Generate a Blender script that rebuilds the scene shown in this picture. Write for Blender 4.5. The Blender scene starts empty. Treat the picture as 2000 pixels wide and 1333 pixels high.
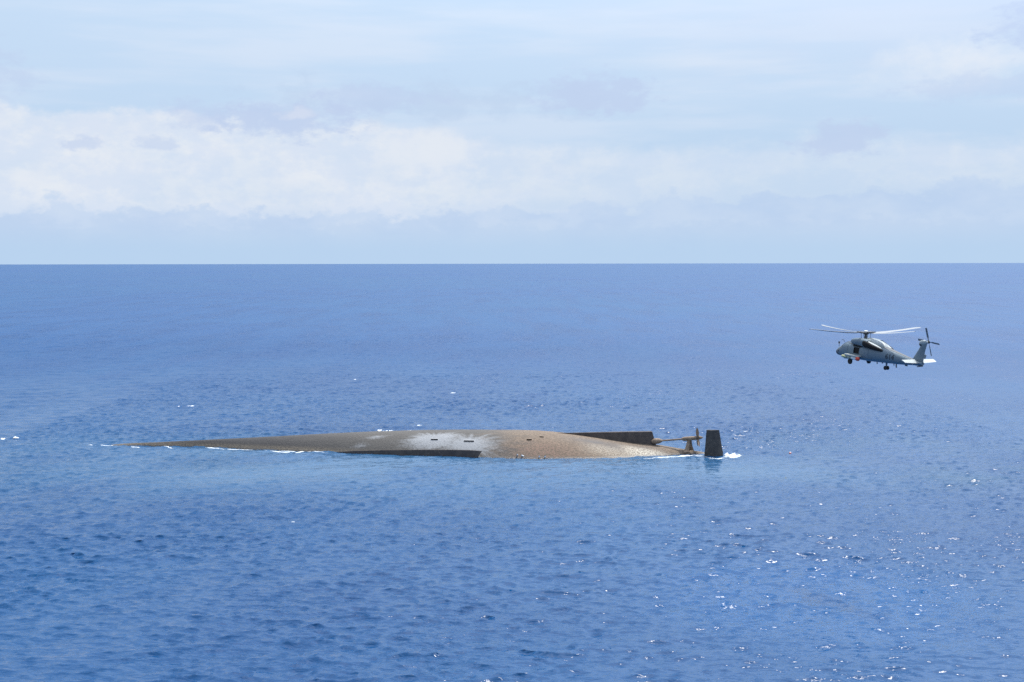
import bpy, bmesh, math, random
import numpy as np
from mathutils import Vector, Matrix

rng = np.random.default_rng(11)
random.seed(5)
sc = bpy.context.scene
COL = sc.collection
R = math.radians

# ---------------------------------------------------------------- camera
FPX, CAM_H, YH = 2500.0, 37.5, 512.4          # focal length in photo pixels, height, row of the level line
PITCH = math.atan((666.5 - YH) / FPX)
cam_d = bpy.data.cameras.new('camera')
cam = bpy.data.objects.new('camera', cam_d)
COL.objects.link(cam)
cam_d.sensor_width = 36.0
cam_d.lens = FPX / 2000.0 * 36.0
cam_d.clip_start = 0.5
cam_d.clip_end = 120000.0
cam.matrix_world = (Matrix.Translation((0, 0, CAM_H)) @ Matrix.Rotation(math.pi / 2 - PITCH, 4, 'X')
                    @ Matrix.Rotation(R(-0.086), 4, 'Z'))
sc.camera = cam

# ---------------------------------------------------------------- light and sky
SUN_EL, SUN_AZ = R(67.0), R(38.0)             # azimuth to the right of the view
world = bpy.data.worlds.new('World')
sc.world = world
world.use_nodes = True


class NT:
    """tiny helper around a node tree"""
    def __init__(self, tree):
        self.t = tree
        self.n = tree.nodes
        self.l = tree.links

    def add(self, typ, **kw):
        n = self.n.new(typ)
        for k, v in kw.items():
            setattr(n, k, v)
        return n

    def put(self, sock, v):
        if isinstance(v, bpy.types.NodeSocket):
            self.l.new(v, sock)
        elif isinstance(v, (tuple, list)) and len(v) == 3 and sock.type == 'RGBA':
            sock.default_value = (*v, 1.0)
        else:
            sock.default_value = v

    def m(self, op, a, b=0.0, c=None, clamp=False):
        n = self.add('ShaderNodeMath', operation=op, use_clamp=clamp)
        self.put(n.inputs[0], a)
        self.put(n.inputs[1], b)
        if c is not None:
            self.put(n.inputs[2], c)
        return n.outputs[0]

    def ss(self, v, lo, hi, a=0.0, b=1.0):
        n = self.add('ShaderNodeMapRange', interpolation_type='SMOOTHSTEP')
        self.put(n.inputs['Value'], v)
        self.put(n.inputs['From Min'], lo)
        self.put(n.inputs['From Max'], hi)
        self.put(n.inputs['To Min'], a)
        self.put(n.inputs['To Max'], b)
        return n.outputs[0]

    def mix(self, f, a, b, blend='MIX'):
        n = self.add('ShaderNodeMix', data_type='RGBA', blend_type=blend)
        self.put(n.inputs[0], f)
        self.put(n.inputs[6], a)
        self.put(n.inputs[7], b)
        return n.outputs[2]

    def noise(self, vec, scale, detail=4.0, rough=0.5, dist=0.0, col=False):
        n = self.add('ShaderNodeTexNoise')
        if vec is not None:
            self.l.new(vec, n.inputs['Vector'])
        n.inputs['Scale'].default_value = scale
        n.inputs['Detail'].default_value = detail
        n.inputs['Roughness'].default_value = rough
        n.inputs['Distortion'].default_value = dist
        return n.outputs['Color' if col else 'Fac']

    def xyz(self, x, y, z):
        n = self.add('ShaderNodeCombineXYZ')
        for s, v in zip(n.inputs, (x, y, z)):
            self.put(s, v)
        return n.outputs[0]

    def sep(self, v):
        n = self.add('ShaderNodeSeparateXYZ')
        self.l.new(v, n.inputs[0])
        return n.outputs

    def attr(self, name):
        n = self.add('ShaderNodeAttribute', attribute_name=name)
        return n.outputs['Fac']


def build_world():
    t = NT(world.node_tree)
    t.n.clear()
    STR = 0.1
    out = t.add('ShaderNodeOutputWorld')
    bg = t.add('ShaderNodeBackground')
    bg.inputs['Strength'].default_value = STR
    t.l.new(bg.outputs[0], out.inputs[0])
    sky = t.add('ShaderNodeTexSky', sky_type='NISHITA')
    sky.sun_disc = False
    sky.sun_elevation = SUN_EL
    sky.sun_rotation = SUN_AZ
    sky.altitude = 0.0
    sky.air_density = 1.0
    sky.dust_density = 3.0
    sky.ozone_density = 2.0
    tc = t.add('ShaderNodeTexCoord')
    d = tc.outputs['Generated']
    x, y, z = t.sep(d)
    az = t.m('ARCTAN2', x, y)                                  # 0 = straight ahead, radians
    el = t.m('MULTIPLY', t.m('ARCSINE', z), 180 / math.pi)     # degrees
    azd = t.m('MULTIPLY', az, 180 / math.pi)

    def lin(r, g, b):
        def f(c):
            c /= 255.0
            return ((c + 0.055) / 1.055) ** 2.4 if c > 0.04045 else c / 12.92
        return tuple(f(c) / STR for c in (r, g, b))

    # a milky tropical atmosphere over the clear-sky model
    veil = t.ss(el, 8.0, 45.0, 0.96, 0.15)
    pale = t.mix(t.ss(el, 0.0, 9.0), lin(187, 214, 242), lin(200, 223, 248))
    # sun-side sky glow, added above the low sky to brighten the sea's sheen
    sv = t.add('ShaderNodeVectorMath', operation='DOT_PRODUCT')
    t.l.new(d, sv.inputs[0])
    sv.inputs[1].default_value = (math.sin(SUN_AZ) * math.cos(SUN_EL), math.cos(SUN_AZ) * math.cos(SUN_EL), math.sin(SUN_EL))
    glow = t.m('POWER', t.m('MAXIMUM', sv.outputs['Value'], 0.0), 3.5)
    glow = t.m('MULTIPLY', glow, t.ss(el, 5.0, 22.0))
    base = t.mix(veil, sky.outputs[0], pale)
    # noises, flattened towards the horizon
    def nz(sx, sy, seed, scale, det, rough):
        return t.noise(t.xyz(t.m('MULTIPLY', azd, sx), t.m('MULTIPLY', el, sy), seed), scale, det, rough)
    n_wisp = nz(0.05, 0.42, 3.7, 1.5, 4.0, 0.55)
    n_edge = nz(0.22, 0.34, 9.1, 2.2, 5.0, 0.62)
    n_fine = nz(0.5, 0.9, 15.7, 2.0, 5.0, 0.62)
    n_soft = nz(0.12, 0.22, 31.0, 2.0, 4.0, 0.55)
    # thin high cloud, everywhere
    thin = t.m('MULTIPLY', t.ss(n_wisp, 0.40, 0.66), t.ss(el, 2.0, 7.0, 0.25, 0.6))
    c = t.mix(thin, base, lin(219, 231, 248))
    # lavender grey high bank to the right
    rb = t.m('MULTIPLY', t.ss(t.m('ADD', azd, t.m('MULTIPLY', n_edge, 14.0)), 4.0, 24.0),
             t.ss(t.m('ADD', el, t.m('MULTIPLY', n_soft, 4.0)), 9.0, 12.5))
    c = t.mix(t.m('MULTIPLY', rb, 0.6), c, lin(206, 220, 242))

    def bank(c, top, amp, nzz, soft, col, strength):
        e = t.m('ADD', t.m('SUBTRACT', top, el), t.m('MULTIPLY', t.m('SUBTRACT', nzz, 0.5), amp))
        return t.mix(t.m('MULTIPLY', t.ss(e, 0.0, soft), strength), c, col)

    def blob(ca, ce, wa, we, nzz, lo, hi, amp=2.4):
        a = t.m('DIVIDE', t.m('SUBTRACT', azd, ca), wa)
        b = t.m('DIVIDE', t.m('SUBTRACT', el, ce), we)
        r = t.m('SQRT', t.m('ADD', t.m('MULTIPLY', a, a), t.m('MULTIPLY', b, b)))
        v = t.m('ADD', t.m('SUBTRACT', 1.0, r), t.m('MULTIPLY', t.m('SUBTRACT', nzz, 0.5), amp))
        return t.ss(v, lo, hi)

    # long white cumulus bank, top edge higher and crisper on the left
    top = t.m('ADD', t.ss(azd, -12.0, 1.0, 6.7, 5.7), t.m('MULTIPLY', t.m('SUBTRACT', n_soft, 0.5), 2.2))
    patch = t.ss(n_soft, 0.36, 0.62)
    wcol = t.mix(t.ss(n_edge, 0.40, 0.62), lin(217, 229, 246), lin(232, 238, 246))
    wcol = t.mix(t.ss(n_fine, 0.3, 0.7, 0.0, 0.5), wcol, lin(222, 231, 246))
    wstr = t.m('MULTIPLY', t.ss(azd, -6.0, 10.0, 0.92, 0.62), t.m('ADD', t.ss(azd, -8.0, 2.0, 0.82, 0.6), t.m('MULTIPLY', patch, 0.3)))
    c = bank(c, top, 1.3, n_edge, t.ss(azd, -10.0, 4.0, 0.5, 1.2), wcol, wstr)
    # a rounder cumulus head in the middle, soft bright clouds upper right
    c = t.mix(t.m('MULTIPLY', blob(-3.9, 4.9, 3.6, 1.35, n_edge, 0.1, 0.75, 1.2), 0.75), c, lin(229, 236, 246))
    c = t.mix(t.m('MULTIPLY', blob(19.5, 8.3, 5.0, 1.4, n_edge, 0.0, 1.2, 1.6), 0.85), c, lin(229, 236, 246))
    c = t.mix(t.m('MULTIPLY', blob(8.0, 8.6, 8.0, 0.9, n_wisp, 0.0, 1.0), 0.55), c, lin(225, 234, 247))
    c = t.mix(t.m('MULTIPLY', blob(-17.0, 11.6, 8.0, 0.5, n_wisp, 0.0, 1.0), 0.5), c, lin(224, 234, 247))
    # blue-grey broken layer above the bank
    c = t.mix(t.m('MULTIPLY', blob(-3.0, 7.1, 9.5, 1.2, n_edge, 0.1, 0.9, 3.2), 0.6), c, lin(193, 213, 239))
    # grey-lavender puffs
    for ca, ce, wa, we, st_ in ((-9.9, 6.2, 3.0, 0.8, 0.85), (-6.0, 7.2, 2.6, 0.7, 0.6), (3.9, 7.3, 2.4, 0.8, 0.6), (-13.4, 6.3, 1.4, 0.7, 0.5), (-22.3, 7.8, 1.8, 1.2, 0.5),
                                (14.4, 5.3, 1.7, 0.7, 0.75), (-18.6, 5.0, 0.8, 0.3, 0.6), (-15.2, 5.05, 0.9, 0.25, 0.5),
                                (4.0, 7.5, 2.0, 0.9, 0.45), (22.6, 9.5, 2.0, 1.2, 0.9), (20.5, 7.2, 4.0, 0.5, 0.4)):
        c = t.mix(t.m('MULTIPLY', blob(ca, ce, wa, we, n_fine, -0.35, 0.55, 3.2), st_), c, lin(194, 211, 240))
    c = t.mix(t.m('MULTIPLY', blob(-9.3, 6.5, 1.5, 0.4, n_fine, 0.1, 0.9), 0.6), c, lin(220, 228, 244))
    # far low blue cumulus line
    top2 = t.m('ADD', t.ss(azd, -6.0, 18.0, 2.5, 3.3), t.m('MULTIPLY', t.m('SUBTRACT', n_soft, 0.5), 1.2))
    c = bank(c, top2, 2.8, n_edge, 0.42, t.mix(patch, lin(187, 210, 241), lin(197, 217, 243)), 0.72)
    c = bank(c, 2.0, 3.0, n_fine, 0.5, lin(190, 212, 240), 0.4)
    # clear pale strip along the horizon
    c = t.mix(t.ss(el, 0.4, 1.9, 0.85, 0.0), c, lin(186, 213, 241))
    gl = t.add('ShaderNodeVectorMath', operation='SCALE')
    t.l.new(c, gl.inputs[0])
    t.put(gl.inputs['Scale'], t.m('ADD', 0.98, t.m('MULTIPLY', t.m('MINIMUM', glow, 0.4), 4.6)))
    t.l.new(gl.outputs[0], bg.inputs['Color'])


build_world()
sun_d = bpy.data.lights.new('sun', 'SUN')
sun_d.energy = 4.5
sun_d.angle = R(0.53)
sun_d.color = (1.0, 0.965, 0.90)
sun = bpy.data.objects.new('sun', sun_d)
COL.objects.link(sun)
SDIR = Vector((math.sin(SUN_AZ) * math.cos(SUN_EL), math.cos(SUN_AZ) * math.cos(SUN_EL), math.sin(SUN_EL)))
sun.rotation_euler = (-SDIR).to_track_quat('-Z', 'Y').to_euler()
sun.location = SDIR * 300

vs = sc.view_settings
vs.view_transform = 'Standard'
vs.look = 'None'
vs.exposure = 0.0
vs.gamma = 1.0
vs.use_curve_mapping = False
sc.cycles.use_denoising = False
sc.cycles.denoiser = 'OPENIMAGEDENOISE'
sc.cycles.denoising_input_passes = 'RGB_ALBEDO_NORMAL'
sc.cycles.max_bounces = 4
sc.cycles.glossy_bounces = 2
sc.cycles.diffuse_bounces = 2
world.cycles.sampling_method = 'MANUAL'
world.cycles.sample_map_resolution = 256
sc.cycles.volume_bounces = 0
sc.cycles.caustics_reflective = False
sc.cycles.caustics_refractive = False
sc.cycles.sample_clamp_indirect = 4.0
sc.cycles.sample_clamp_direct = 1.6


# ---------------------------------------------------------------- helpers
def pw(px, py, z=None, d=None):
    """photo pixel -> world point, on the level z or at the distance d"""
    c, s = math.cos(PITCH), math.sin(PITCH)
    u, v = (px - 1000) / FPX, (666.5 - py) / FPX
    dx, dy, dz = u, c + v * s, -s + v * c
    k = (d / dy) if d is not None else ((z - CAM_H) / dz)
    return Vector((dx * k, dy * k, CAM_H + dz * k))


def tag(o, label=None, cat=None, group=None, kind=None):
    if label:
        o['label'] = label
    if cat:
        o['category'] = cat
    if group:
        o['group'] = group
    if kind:
        o['kind'] = kind
    return o


def empty(name, loc=(0, 0, 0)):
    o = bpy.data.objects.new(name, None)
    COL.objects.link(o)
    o.location = loc
    o.empty_display_size = 0.5
    return o


class MB:
    def __init__(self):
        self.v, self.f = [], []

    def add(self, vs, fs):
        b = len(self.v)
        self.v += [tuple(p) for p in vs]
        self.f += [tuple(b + i for i in f) for f in fs]
        return self

    def box(self, c, s, rot=None):
        cx, cy, cz = c
        pts = []
        for i in (-1, 1):
            for j in (-1, 1):
                for k in (-1, 1):
                    p = Vector((i * s[0] / 2, j * s[1] / 2, k * s[2] / 2))
                    if rot is not None:
                        p = rot @ p
                    pts.append(p + Vector(c))
        return self.add(pts, [(0, 1, 3, 2), (4, 6, 7, 5), (0, 4, 5, 1), (2, 3, 7, 6), (0, 2, 6, 4), (1, 5, 7, 3)])

    def prism(self, quad_a, quad_b):
        n = len(quad_a)
        fs = [tuple(range(n))[::-1], tuple(range(n, 2 * n))]
        fs += [(i, (i + 1) % n, n + (i + 1) % n, n + i) for i in range(n)]
        return self.add(list(quad_a) + list(quad_b), fs)

    def loft(self, rings, cap=True):
        n = len(rings[0])
        vs = [p for r in rings for p in r]
        fs = []
        for i in range(len(rings) - 1):
            for j in range(n):
                a, b = i * n + j, i * n + (j + 1) % n
                fs.append((a, b, b + n, a + n))
        if cap:
            fs.append(tuple(range(n))[::-1])
            k = (len(rings) - 1) * n
            fs.append(tuple(range(k, k + n)))
        return self.add(vs, fs)

    def tube(self, path, rad, n=12, cap=True):
        """path of points, rad one number or one for each point"""
        path = [Vector(p) for p in path]
        if not isinstance(rad, (list, tuple)):
            rad = [rad] * len(path)
        rings = []
        t0 = (path[-1] - path[0]).normalized()
        up = Vector((0, 0, 1)) if abs(t0.z) < 0.9 else Vector((1, 0, 0))
        for i, p in enumerate(path):
            t = (path[min(i + 1, len(path) - 1)] - path[max(i - 1, 0)]).normalized()
            if t.length < 1e-6:
                t = t0
            a = t.cross(up).normalized()
            b = a.cross(t).normalized()
            rings.append([p + (a * math.cos(w) + b * math.sin(w)) * rad[i] for w in
                          [2 * math.pi * k / n for k in range(n)]])
        return self.loft(rings, cap)

    def build(self, name, mat, parent=None, smooth=False, bevel=0.0, auto=40):
        me = bpy.data.meshes.new(name)
        me.from_pydata(self.v, [], self.f)
        bm = bmesh.new()
        bm.from_mesh(me)
        bmesh.ops.recalc_face_normals(bm, faces=bm.faces)
        if bevel:
            es = [e for e in bm.edges if len(e.link_faces) == 2 and e.calc_face_angle(0) > R(35)]
            bmesh.ops.bevel(bm, geom=es, offset=bevel, segments=2, affect='EDGES', profile=0.6)
        if smooth:
            for f in bm.faces:
                f.smooth = True
            for e in bm.edges:
                if len(e.link_faces) == 2 and e.calc_face_angle(0) > R(auto):
                    e.smooth = False
        bm.to_mesh(me)
        bm.free()
        me.materials.append(mat)
        o = bpy.data.objects.new(name, me)
        COL.objects.link(o)
        o.parent = parent
        return o


def mat_new(name):
    m = bpy.data.materials.new(name)
    m.use_nodes = True
    t = NT(m.node_tree)
    b = t.n['Principled BSDF']
    return m, t, b


def paint(name, col, rough=0.5, var=0.12, scale=6.0, metal=0.0, dirt=None, dirt_amt=0.4):
    m, t, b = mat_new(name)
    tc = t.add('ShaderNodeTexCoord').outputs['Object']
    n = t.noise(tc, scale, 5.0, 0.6)
    c = t.mix(n, tuple(x * (1 - var) for x in col), tuple(min(1, x * (1 + var)) for x in col))
    if dirt:
        n2 = t.noise(tc, scale * 0.35, 6.0, 0.65)
        c = t.mix(t.ss(n2, 0.48, 0.75, 0.0, dirt_amt), c, dirt)
    t.put(b.inputs['Base Color'], c)
    t.put(b.inputs['Roughness'], t.m('ADD', rough - 0.1, t.m('MULTIPLY', n, 0.2)))
    b.inputs['Metallic'].default_value = metal
    return m


# ---------------------------------------------------------------- the sea
def ocean_tile(L, N, wind, wdir, lmin, lmax, spread, seed, fall):
    r = np.random.default_rng(seed)
    k1 = np.fft.fftfreq(N, d=L / N) * 2 * np.pi
    kx, ky = np.meshgrid(k1, k1, indexing='ij')
    k = np.hypot(kx, ky)
    k[0, 0] = 1e9
    Lp = wind * wind / 9.81
    ph = np.exp(-1.0 / (k * Lp) ** 2) / k ** fall
    cosw = (kx * np.cos(wdir) + ky * np.sin(wdir)) / k
    ph = ph * (np.abs(cosw) ** spread + 0.035)
    lam = 2 * np.pi / k
    ph = ph * (lam > lmin) * np.exp(-(lam / lmax) ** 4)
    a = np.sqrt(ph) * (r.normal(size=(N, N)) + 1j * r.normal(size=(N, N)))
    a[0, 0] = 0
    hgt = np.fft.ifft2(a).real
    gx = np.fft.ifft2(1j * kx * a).real
    gy = np.fft.ifft2(1j * ky * a).real
    sl = np.sqrt((gx ** 2 + gy ** 2).mean())
    return a / sl, kx, ky, k, lam, L, N


def tile_fields(T, slope, lcut):
    a, kx, ky, k, lam, L, N = T
    w = 1.0 / (1.0 + (lcut / lam) ** 6)
    b = a * w * slope
    return (np.fft.ifft2(b).real, np.fft.ifft2(-1j * kx / k * b).real, np.fft.ifft2(-1j * ky / k * b).real)


def tsample(F, L, x, y):
    N = F.shape[0]
    u, v = (x / L * N) % N, (y / L * N) % N
    i, j = u.astype(int) % N, v.astype(int) % N
    fu, fv = u - np.floor(u), v - np.floor(v)
    i1, j1 = (i + 1) % N, (j + 1) % N
    return ((F[i, j] * (1 - fu) + F[i1, j] * fu) * (1 - fv) + (F[i, j1] * (1 - fu) + F[i1, j1] * fu) * fv)


def spacing_line(segs, start, growth, end, gmax=4000.0):
    """segs = [(until, step)...] then growing steps until end"""
    out = [start]
    for until, step in segs:
        while out[-1] < until:
            out.append(out[-1] + step)
    s = segs[-1][1]
    while out[-1] < end:
        s = min(s * growth, gmax)
        out.append(out[-1] + s)
    return np.array(out)


def axis_d(X):                                     # distance of the wreck's centre line
    return 249.0 + 13.0 * (37.3 - X) / 119.0


def smooth01(v, a, b):
    t = np.clip((v - a) / (b - a), 0, 1)
    return t * t * (3 - 2 * t)


def make_sea():
    yf = spacing_line([(175, 0.28), (290, 0.45), (350, 0.6), (430, 0.8), (620, 1.15)], 106.0, 1.025, 30000.0)
    yb = -spacing_line([(-60, 5.0)], -106.0, 1.25, 30000.0)[1:][::-1]
    ys = np.concatenate([yb, yf])
    xp = spacing_line([(108, 0.36), (270, 1.1)], 0.0, 1.07, 30000.0)
    xs = np.concatenate([-xp[1:][::-1], xp])
    X, Y = np.meshgrid(xs, ys, indexing='xy')
    sx = np.gradient(xs)[None, :]
    sy = np.gradient(ys)[:, None]
    sp = np.maximum(np.maximum(sx, sy * 0.5), 0.3) + 0 * X
    TA = ocean_tile(211.0, 768, 3.6, math.pi / 2 + 0.22, 0.7, 40.0, 5.0, 3, 4.4)
    TB = ocean_tile(61.0, 384, 1.42, math.pi / 2 + 0.42, 0.45, 9.0, 9.0, 8, 5.0)
    H = np.zeros_like(X)
    DX = np.zeros_like(X)
    DY = np.zeros_like(X)
    lev = [0.0, 1.7, 4.0, 12.0, 32.0]
    ca, sa = math.cos(0.5), math.sin(0.5)
    lcut = np.clip(sp * 1.6, 0, 31.9)
    lcut = np.where(sp <= 0.52, 0.0, lcut)
    for li, lc in enumerate(lev):
        # weight of this level (linear between neighbouring cuts)
        w = np.zeros_like(X)
        lo = lev[li - 1] if li else -1
        hi = lev[li + 1] if li + 1 < len(lev) else 1e9
        w = np.where((lcut >= lo) & (lcut <= lc), (lcut - lo) / (lc - lo), w)
        if li + 1 < len(lev):
            w = np.where((lcut > lc) & (lcut < hi), (hi - lcut) / (hi - lc), w)
        if not w.any():
            continue
        mask = w > 0
        for T, slope, rot in ((TA, 0.12, False), (TB, 0.40, True)):
            h, dx, dy = tile_fields(T, slope, lc)
            x, y = X[mask], Y[mask]
            if rot:
                xr, yr = x * ca - y * sa, x * sa + y * ca
            else:
                xr, yr = x, y
            H[mask] += w[mask] * tsample(h, T[5], xr, yr)
            a, b = tsample(dx, T[5], xr, yr), tsample(dy, T[5], xr, yr)
            if rot:
                a, b = a * ca + b * sa, -a * sa + b * ca
            DX[mask] += w[mask] * a
            DY[mask] += w[mask] * b
    far = smooth01(np.hypot(X, Y), 900, 3000)
    H *= 1 - far
    DX *= 1 - far
    DY *= 1 - far
    # lee of the wreck: calmer, paler water on the camera's side
    al = axis_d(X)
    lee = np.exp(-((X + 8) / 62.0) ** 4) * smooth01(Y, 205, 232) * smooth01(-(Y - al), 0, 3)
    n_l = tsample(tile_fields(TA, 1.0, 14.0)[0], 211.0, X * 0.7 + 13, Y * 0.35 + 5)
    n_l = n_l / (n_l.std() + 1e-9)
    lee = np.clip(lee * (1 + 0.25 * n_l), 0, 1)
    n_g = tsample(tile_fields(TA, 1.0, 14.0)[0], 211.0, X * 0.31 + 77, Y * 0.19 + 31)
    n_g = n_g / (n_g.std() + 1e-9)
    # wind is patchy: ruffled and smoother reaches, easing towards the right
    amp = (1 - 0.4 * lee) * np.clip(1 + 0.1 * n_g, 0.7, 1.2) * (1 - 0.08 * smooth01(X, 20, 85))
    tint = np.exp(-((X + 30) / 95.0) ** 4) * smooth01(Y, 175, 238) * (1 - smooth01(Y - al, 4, 30))
    tint = np.clip(tint * (1 + 0.3 * n_l), 0, 1)
    chop = -1.0
    # whitecaps where the crests pinch
    n_s = tsample(tile_fields(TA, 1.0, 6.0)[0], 211.0, X * 0.37 + 40, Y * 0.37)
    n_s = n_s / (n_s.std() + 1e-9)
    hs = H / (H[(sp < 0.55)].std() + 1e-9)
    fine = (sp < 1.6)
    foam = smooth01(hs + 0.55 * n_s, 4.0, 5.0) * 0.8 * fine * (1 - lee)
    P = np.stack([X + chop * DX * amp, Y + chop * DY * amp, H * amp], axis=-1)
    ny, nx = X.shape
    idx = np.arange(ny * nx).reshape(ny, nx)
    q = np.stack([idx[:-1, :-1], idx[:-1, 1:], idx[1:, 1:], idx[1:, :-1]], axis=-1).reshape(-1, 4)
    me = bpy.data.meshes.new('sea')
    me.vertices.add(ny * nx)
    me.vertices.foreach_set('co', P.reshape(-1).astype(np.float32))
    me.loops.add(q.size)
    me.loops.foreach_set('vertex_index', q.reshape(-1).astype(np.int32))
    me.polygons.add(len(q))
    me.polygons.foreach_set('loop_start', (np.arange(len(q)) * 4).astype(np.int32))
    me.polygons.foreach_set('use_smooth', np.ones(len(q), dtype=bool))
    me.update(calc_edges=True)
    for nm, arr in (('lee', lee), ('foam', foam), ('tint', tint)):
        a = me.attributes.new(nm, 'FLOAT', 'POINT')
        a.data.foreach_set('value', arr.reshape(-1).astype(np.float32))
    o = bpy.data.objects.new('sea', me)
    COL.objects.link(o)
    return o


HUB_XY = (41.58, 150.11)                        # the helicopter hovers over this point


def sea_material():
    m, t, b = mat_new('sea water')
    pos = t.add('ShaderNodeNewGeometry').outputs['Position']
    x, y, z = t.sep(pos)
    dist = t.m('SQRT', t.m('ADD', t.m('MULTIPLY', x, x), t.m('MULTIPLY', y, y)))
    lee, foam, tint = t.attr('lee'), t.attr('foam'), t.attr('tint')
    flat = t.xyz(x, y, 0.0)
    # water colour: deep blue, slow drifts of greener and lighter water
    slow = t.noise(t.xyz(t.m('MULTIPLY', x, 0.011), t.m('MULTIPLY', y, 0.008), 0.0), 1.0, 4.0, 0.55)
    slow2 = t.noise(t.xyz(t.m('MULTIPLY', x, 0.03), t.m('MULTIPLY', y, 0.02), 7.0), 1.0, 4.0, 0.6)
    deep = t.mix(t.ss(slow, 0.32, 0.68), (0.003, 0.044, 0.135), (0.005, 0.058, 0.16))
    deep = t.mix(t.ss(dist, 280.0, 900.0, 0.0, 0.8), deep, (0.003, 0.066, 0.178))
    streaks = t.noise(t.xyz(t.m('MULTIPLY', x, 0.0022), t.m('MULTIPLY', y, 0.0011), 4.0), 1.0, 5.0, 0.65)
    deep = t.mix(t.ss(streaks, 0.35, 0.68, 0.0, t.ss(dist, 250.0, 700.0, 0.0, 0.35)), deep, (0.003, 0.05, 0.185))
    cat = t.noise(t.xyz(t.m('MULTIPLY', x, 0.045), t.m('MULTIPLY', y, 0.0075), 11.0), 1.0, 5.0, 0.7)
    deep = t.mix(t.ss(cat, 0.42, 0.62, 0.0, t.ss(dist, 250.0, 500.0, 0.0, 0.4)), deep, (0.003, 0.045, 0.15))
    near = t.m('MULTIPLY', t.ss(dist, 205.0, 240.0), t.ss(dist, 300.0, 262.0))
    teal = t.m('MULTIPLY', near, t.ss(slow2, 0.46, 0.64))
    deep = t.mix(t.m('MULTIPLY', teal, 0.6), deep, (0.016, 0.07, 0.135))
    deep = t.mix(t.m('MULTIPLY', tint, 0.7), deep, (0.016, 0.075, 0.17))
    deep = t.mix(t.m('MULTIPLY', lee, 0.55), deep, (0.045, 0.115, 0.205))
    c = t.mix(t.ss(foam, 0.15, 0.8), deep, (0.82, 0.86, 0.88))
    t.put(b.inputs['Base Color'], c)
    rough = t.m('ADD', t.ss(dist, 110.0, 260.0, 0.08, 0.16), t.ss(dist, 240.0, 560.0, 0.0, 0.32))
    t.put(b.inputs['Roughness'], t.m('ADD', rough, t.m('MULTIPLY', t.ss(foam, 0.15, 0.8), 0.6)))
    b.inputs['IOR'].default_value = 1.333
    b.subsurface_method = 'BURLEY'              # light enters the water and comes back metres away
    # (worked out only round the helicopter's shadow, elsewhere plain scattering gives the same look)
    sx, sy = HUB_XY[0] - 28.0 / math.tan(SUN_EL) * math.sin(SUN_AZ), HUB_XY[1] - 28.0 / math.tan(SUN_EL) * math.cos(SUN_AZ)
    ex, ey = t.m('SUBTRACT', x, sx), t.m('SUBTRACT', y, sy)
    near_shadow = t.m('SQRT', t.m('ADD', t.m('MULTIPLY', ex, ex), t.m('MULTIPLY', ey, ey)))
    t.put(b.inputs['Subsurface Weight'], t.ss(near_shadow, 26.0, 9.0, 0.0, 0.8))
    b.inputs['Subsurface Radius'].default_value = (1.0, 1.0, 1.0)
    b.inputs['Subsurface Scale'].default_value = 40.0
    # ripples: wavelets too small for the mesh
    st = t.xyz(t.m('MULTIPLY', x, 0.38), y, 0.0)
    r1 = t.noise(st, 2.0, 2.0, 0.55)
    r2 = t.noise(st, 3.6, 1.0, 0.6)
    r3 = t.noise(st, 0.34, 2.0, 0.6)
    hgt = t.m('ADD', t.m('MULTIPLY', r1, 0.2), t.m('MULTIPLY', r2, 0.02))
    hgt = t.m('ADD', hgt, t.m('MULTIPLY', r3, t.ss(dist, 320.0, 900.0, 0.10, 0.6)))
    gust = t.ss(t.noise(t.xyz(t.m('MULTIPLY', x, 0.025), t.m('MULTIPLY', y, 0.018), 2.0), 1.0, 2.0, 0.6), 0.3, 0.7, 0.6, 1.25)
    gust = t.m('MULTIPLY', gust, t.m('MULTIPLY', t.ss(streaks, 0.35, 0.65, 0.8, 1.2), t.ss(cat, 0.38, 0.62, 0.7, 1.3)))
    hgt = t.m('MULTIPLY', hgt, t.ss(dist, 300.0, 700.0, 1.0, 2.3))
    bump = t.add('ShaderNodeBump')
    t.put(bump.inputs['Strength'], t.m('MULTIPLY', gust, t.m('SUBTRACT', 0.8, t.m('MULTIPLY', lee, 0.38))))
    bump.inputs['Distance'].default_value = 1.0
    t.put(bump.inputs['Height'], hgt)
    t.l.new(bump.outputs[0], b.inputs['Normal'])
    return m


sea = make_sea()
sea.data.materials.append(sea_material())
tag(sea, kind='structure')

# ---------------------------------------------------------------- the capsized wreck
SHIP = Vector((0.0, 251.0, 0.0))
ship = empty('capsized_ship', SHIP)
tag(ship, 'long overturned rusty ship hull lying keel up in the sea', 'shipwreck')

# photo column, near waterline row, keel row
ST = np.array([(212, 869.5, 869.6), (222, 870.2, 868.6), (300, 872.5, 864.8), (400, 875, 860), (500, 879, 855.3), (600, 883, 850.4),
               (700, 887, 846), (800, 891, 843), (900, 894.5, 842.3), (1000, 897, 843.2), (1060, 898, 845.2),
               (1100, 898, 848.5), (1180, 897.5, 859), (1240, 895.5, 867.5), (1283, 893.5, 871.5),
               (1340, 890.2, 880.5), (1374, 888.2, 885.8), (1392, 887.2, 889.5)])


def col_to_axis(px):
    u = (px - 1000) / FPX
    k = 13.0 / 119.0
    # X = u * D, D = 249 + k (37.3 - X)
    D = (249.0 + k * 37.3) / (1 + k * u)
    return u * D, D


_sx, _sb, _sz = [], [], []
for px, yn, yr in ST:
    X, D = col_to_axis(px)
    _sx.append(X)
    _sb.append(max(0.25, D - FPX * CAM_H / (yn - YH)))
    _sz.append(CAM_H - (yr - YH) * D / FPX)
_sx, _sb, _sz = map(np.array, (_sx, _sb, _sz))


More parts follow.
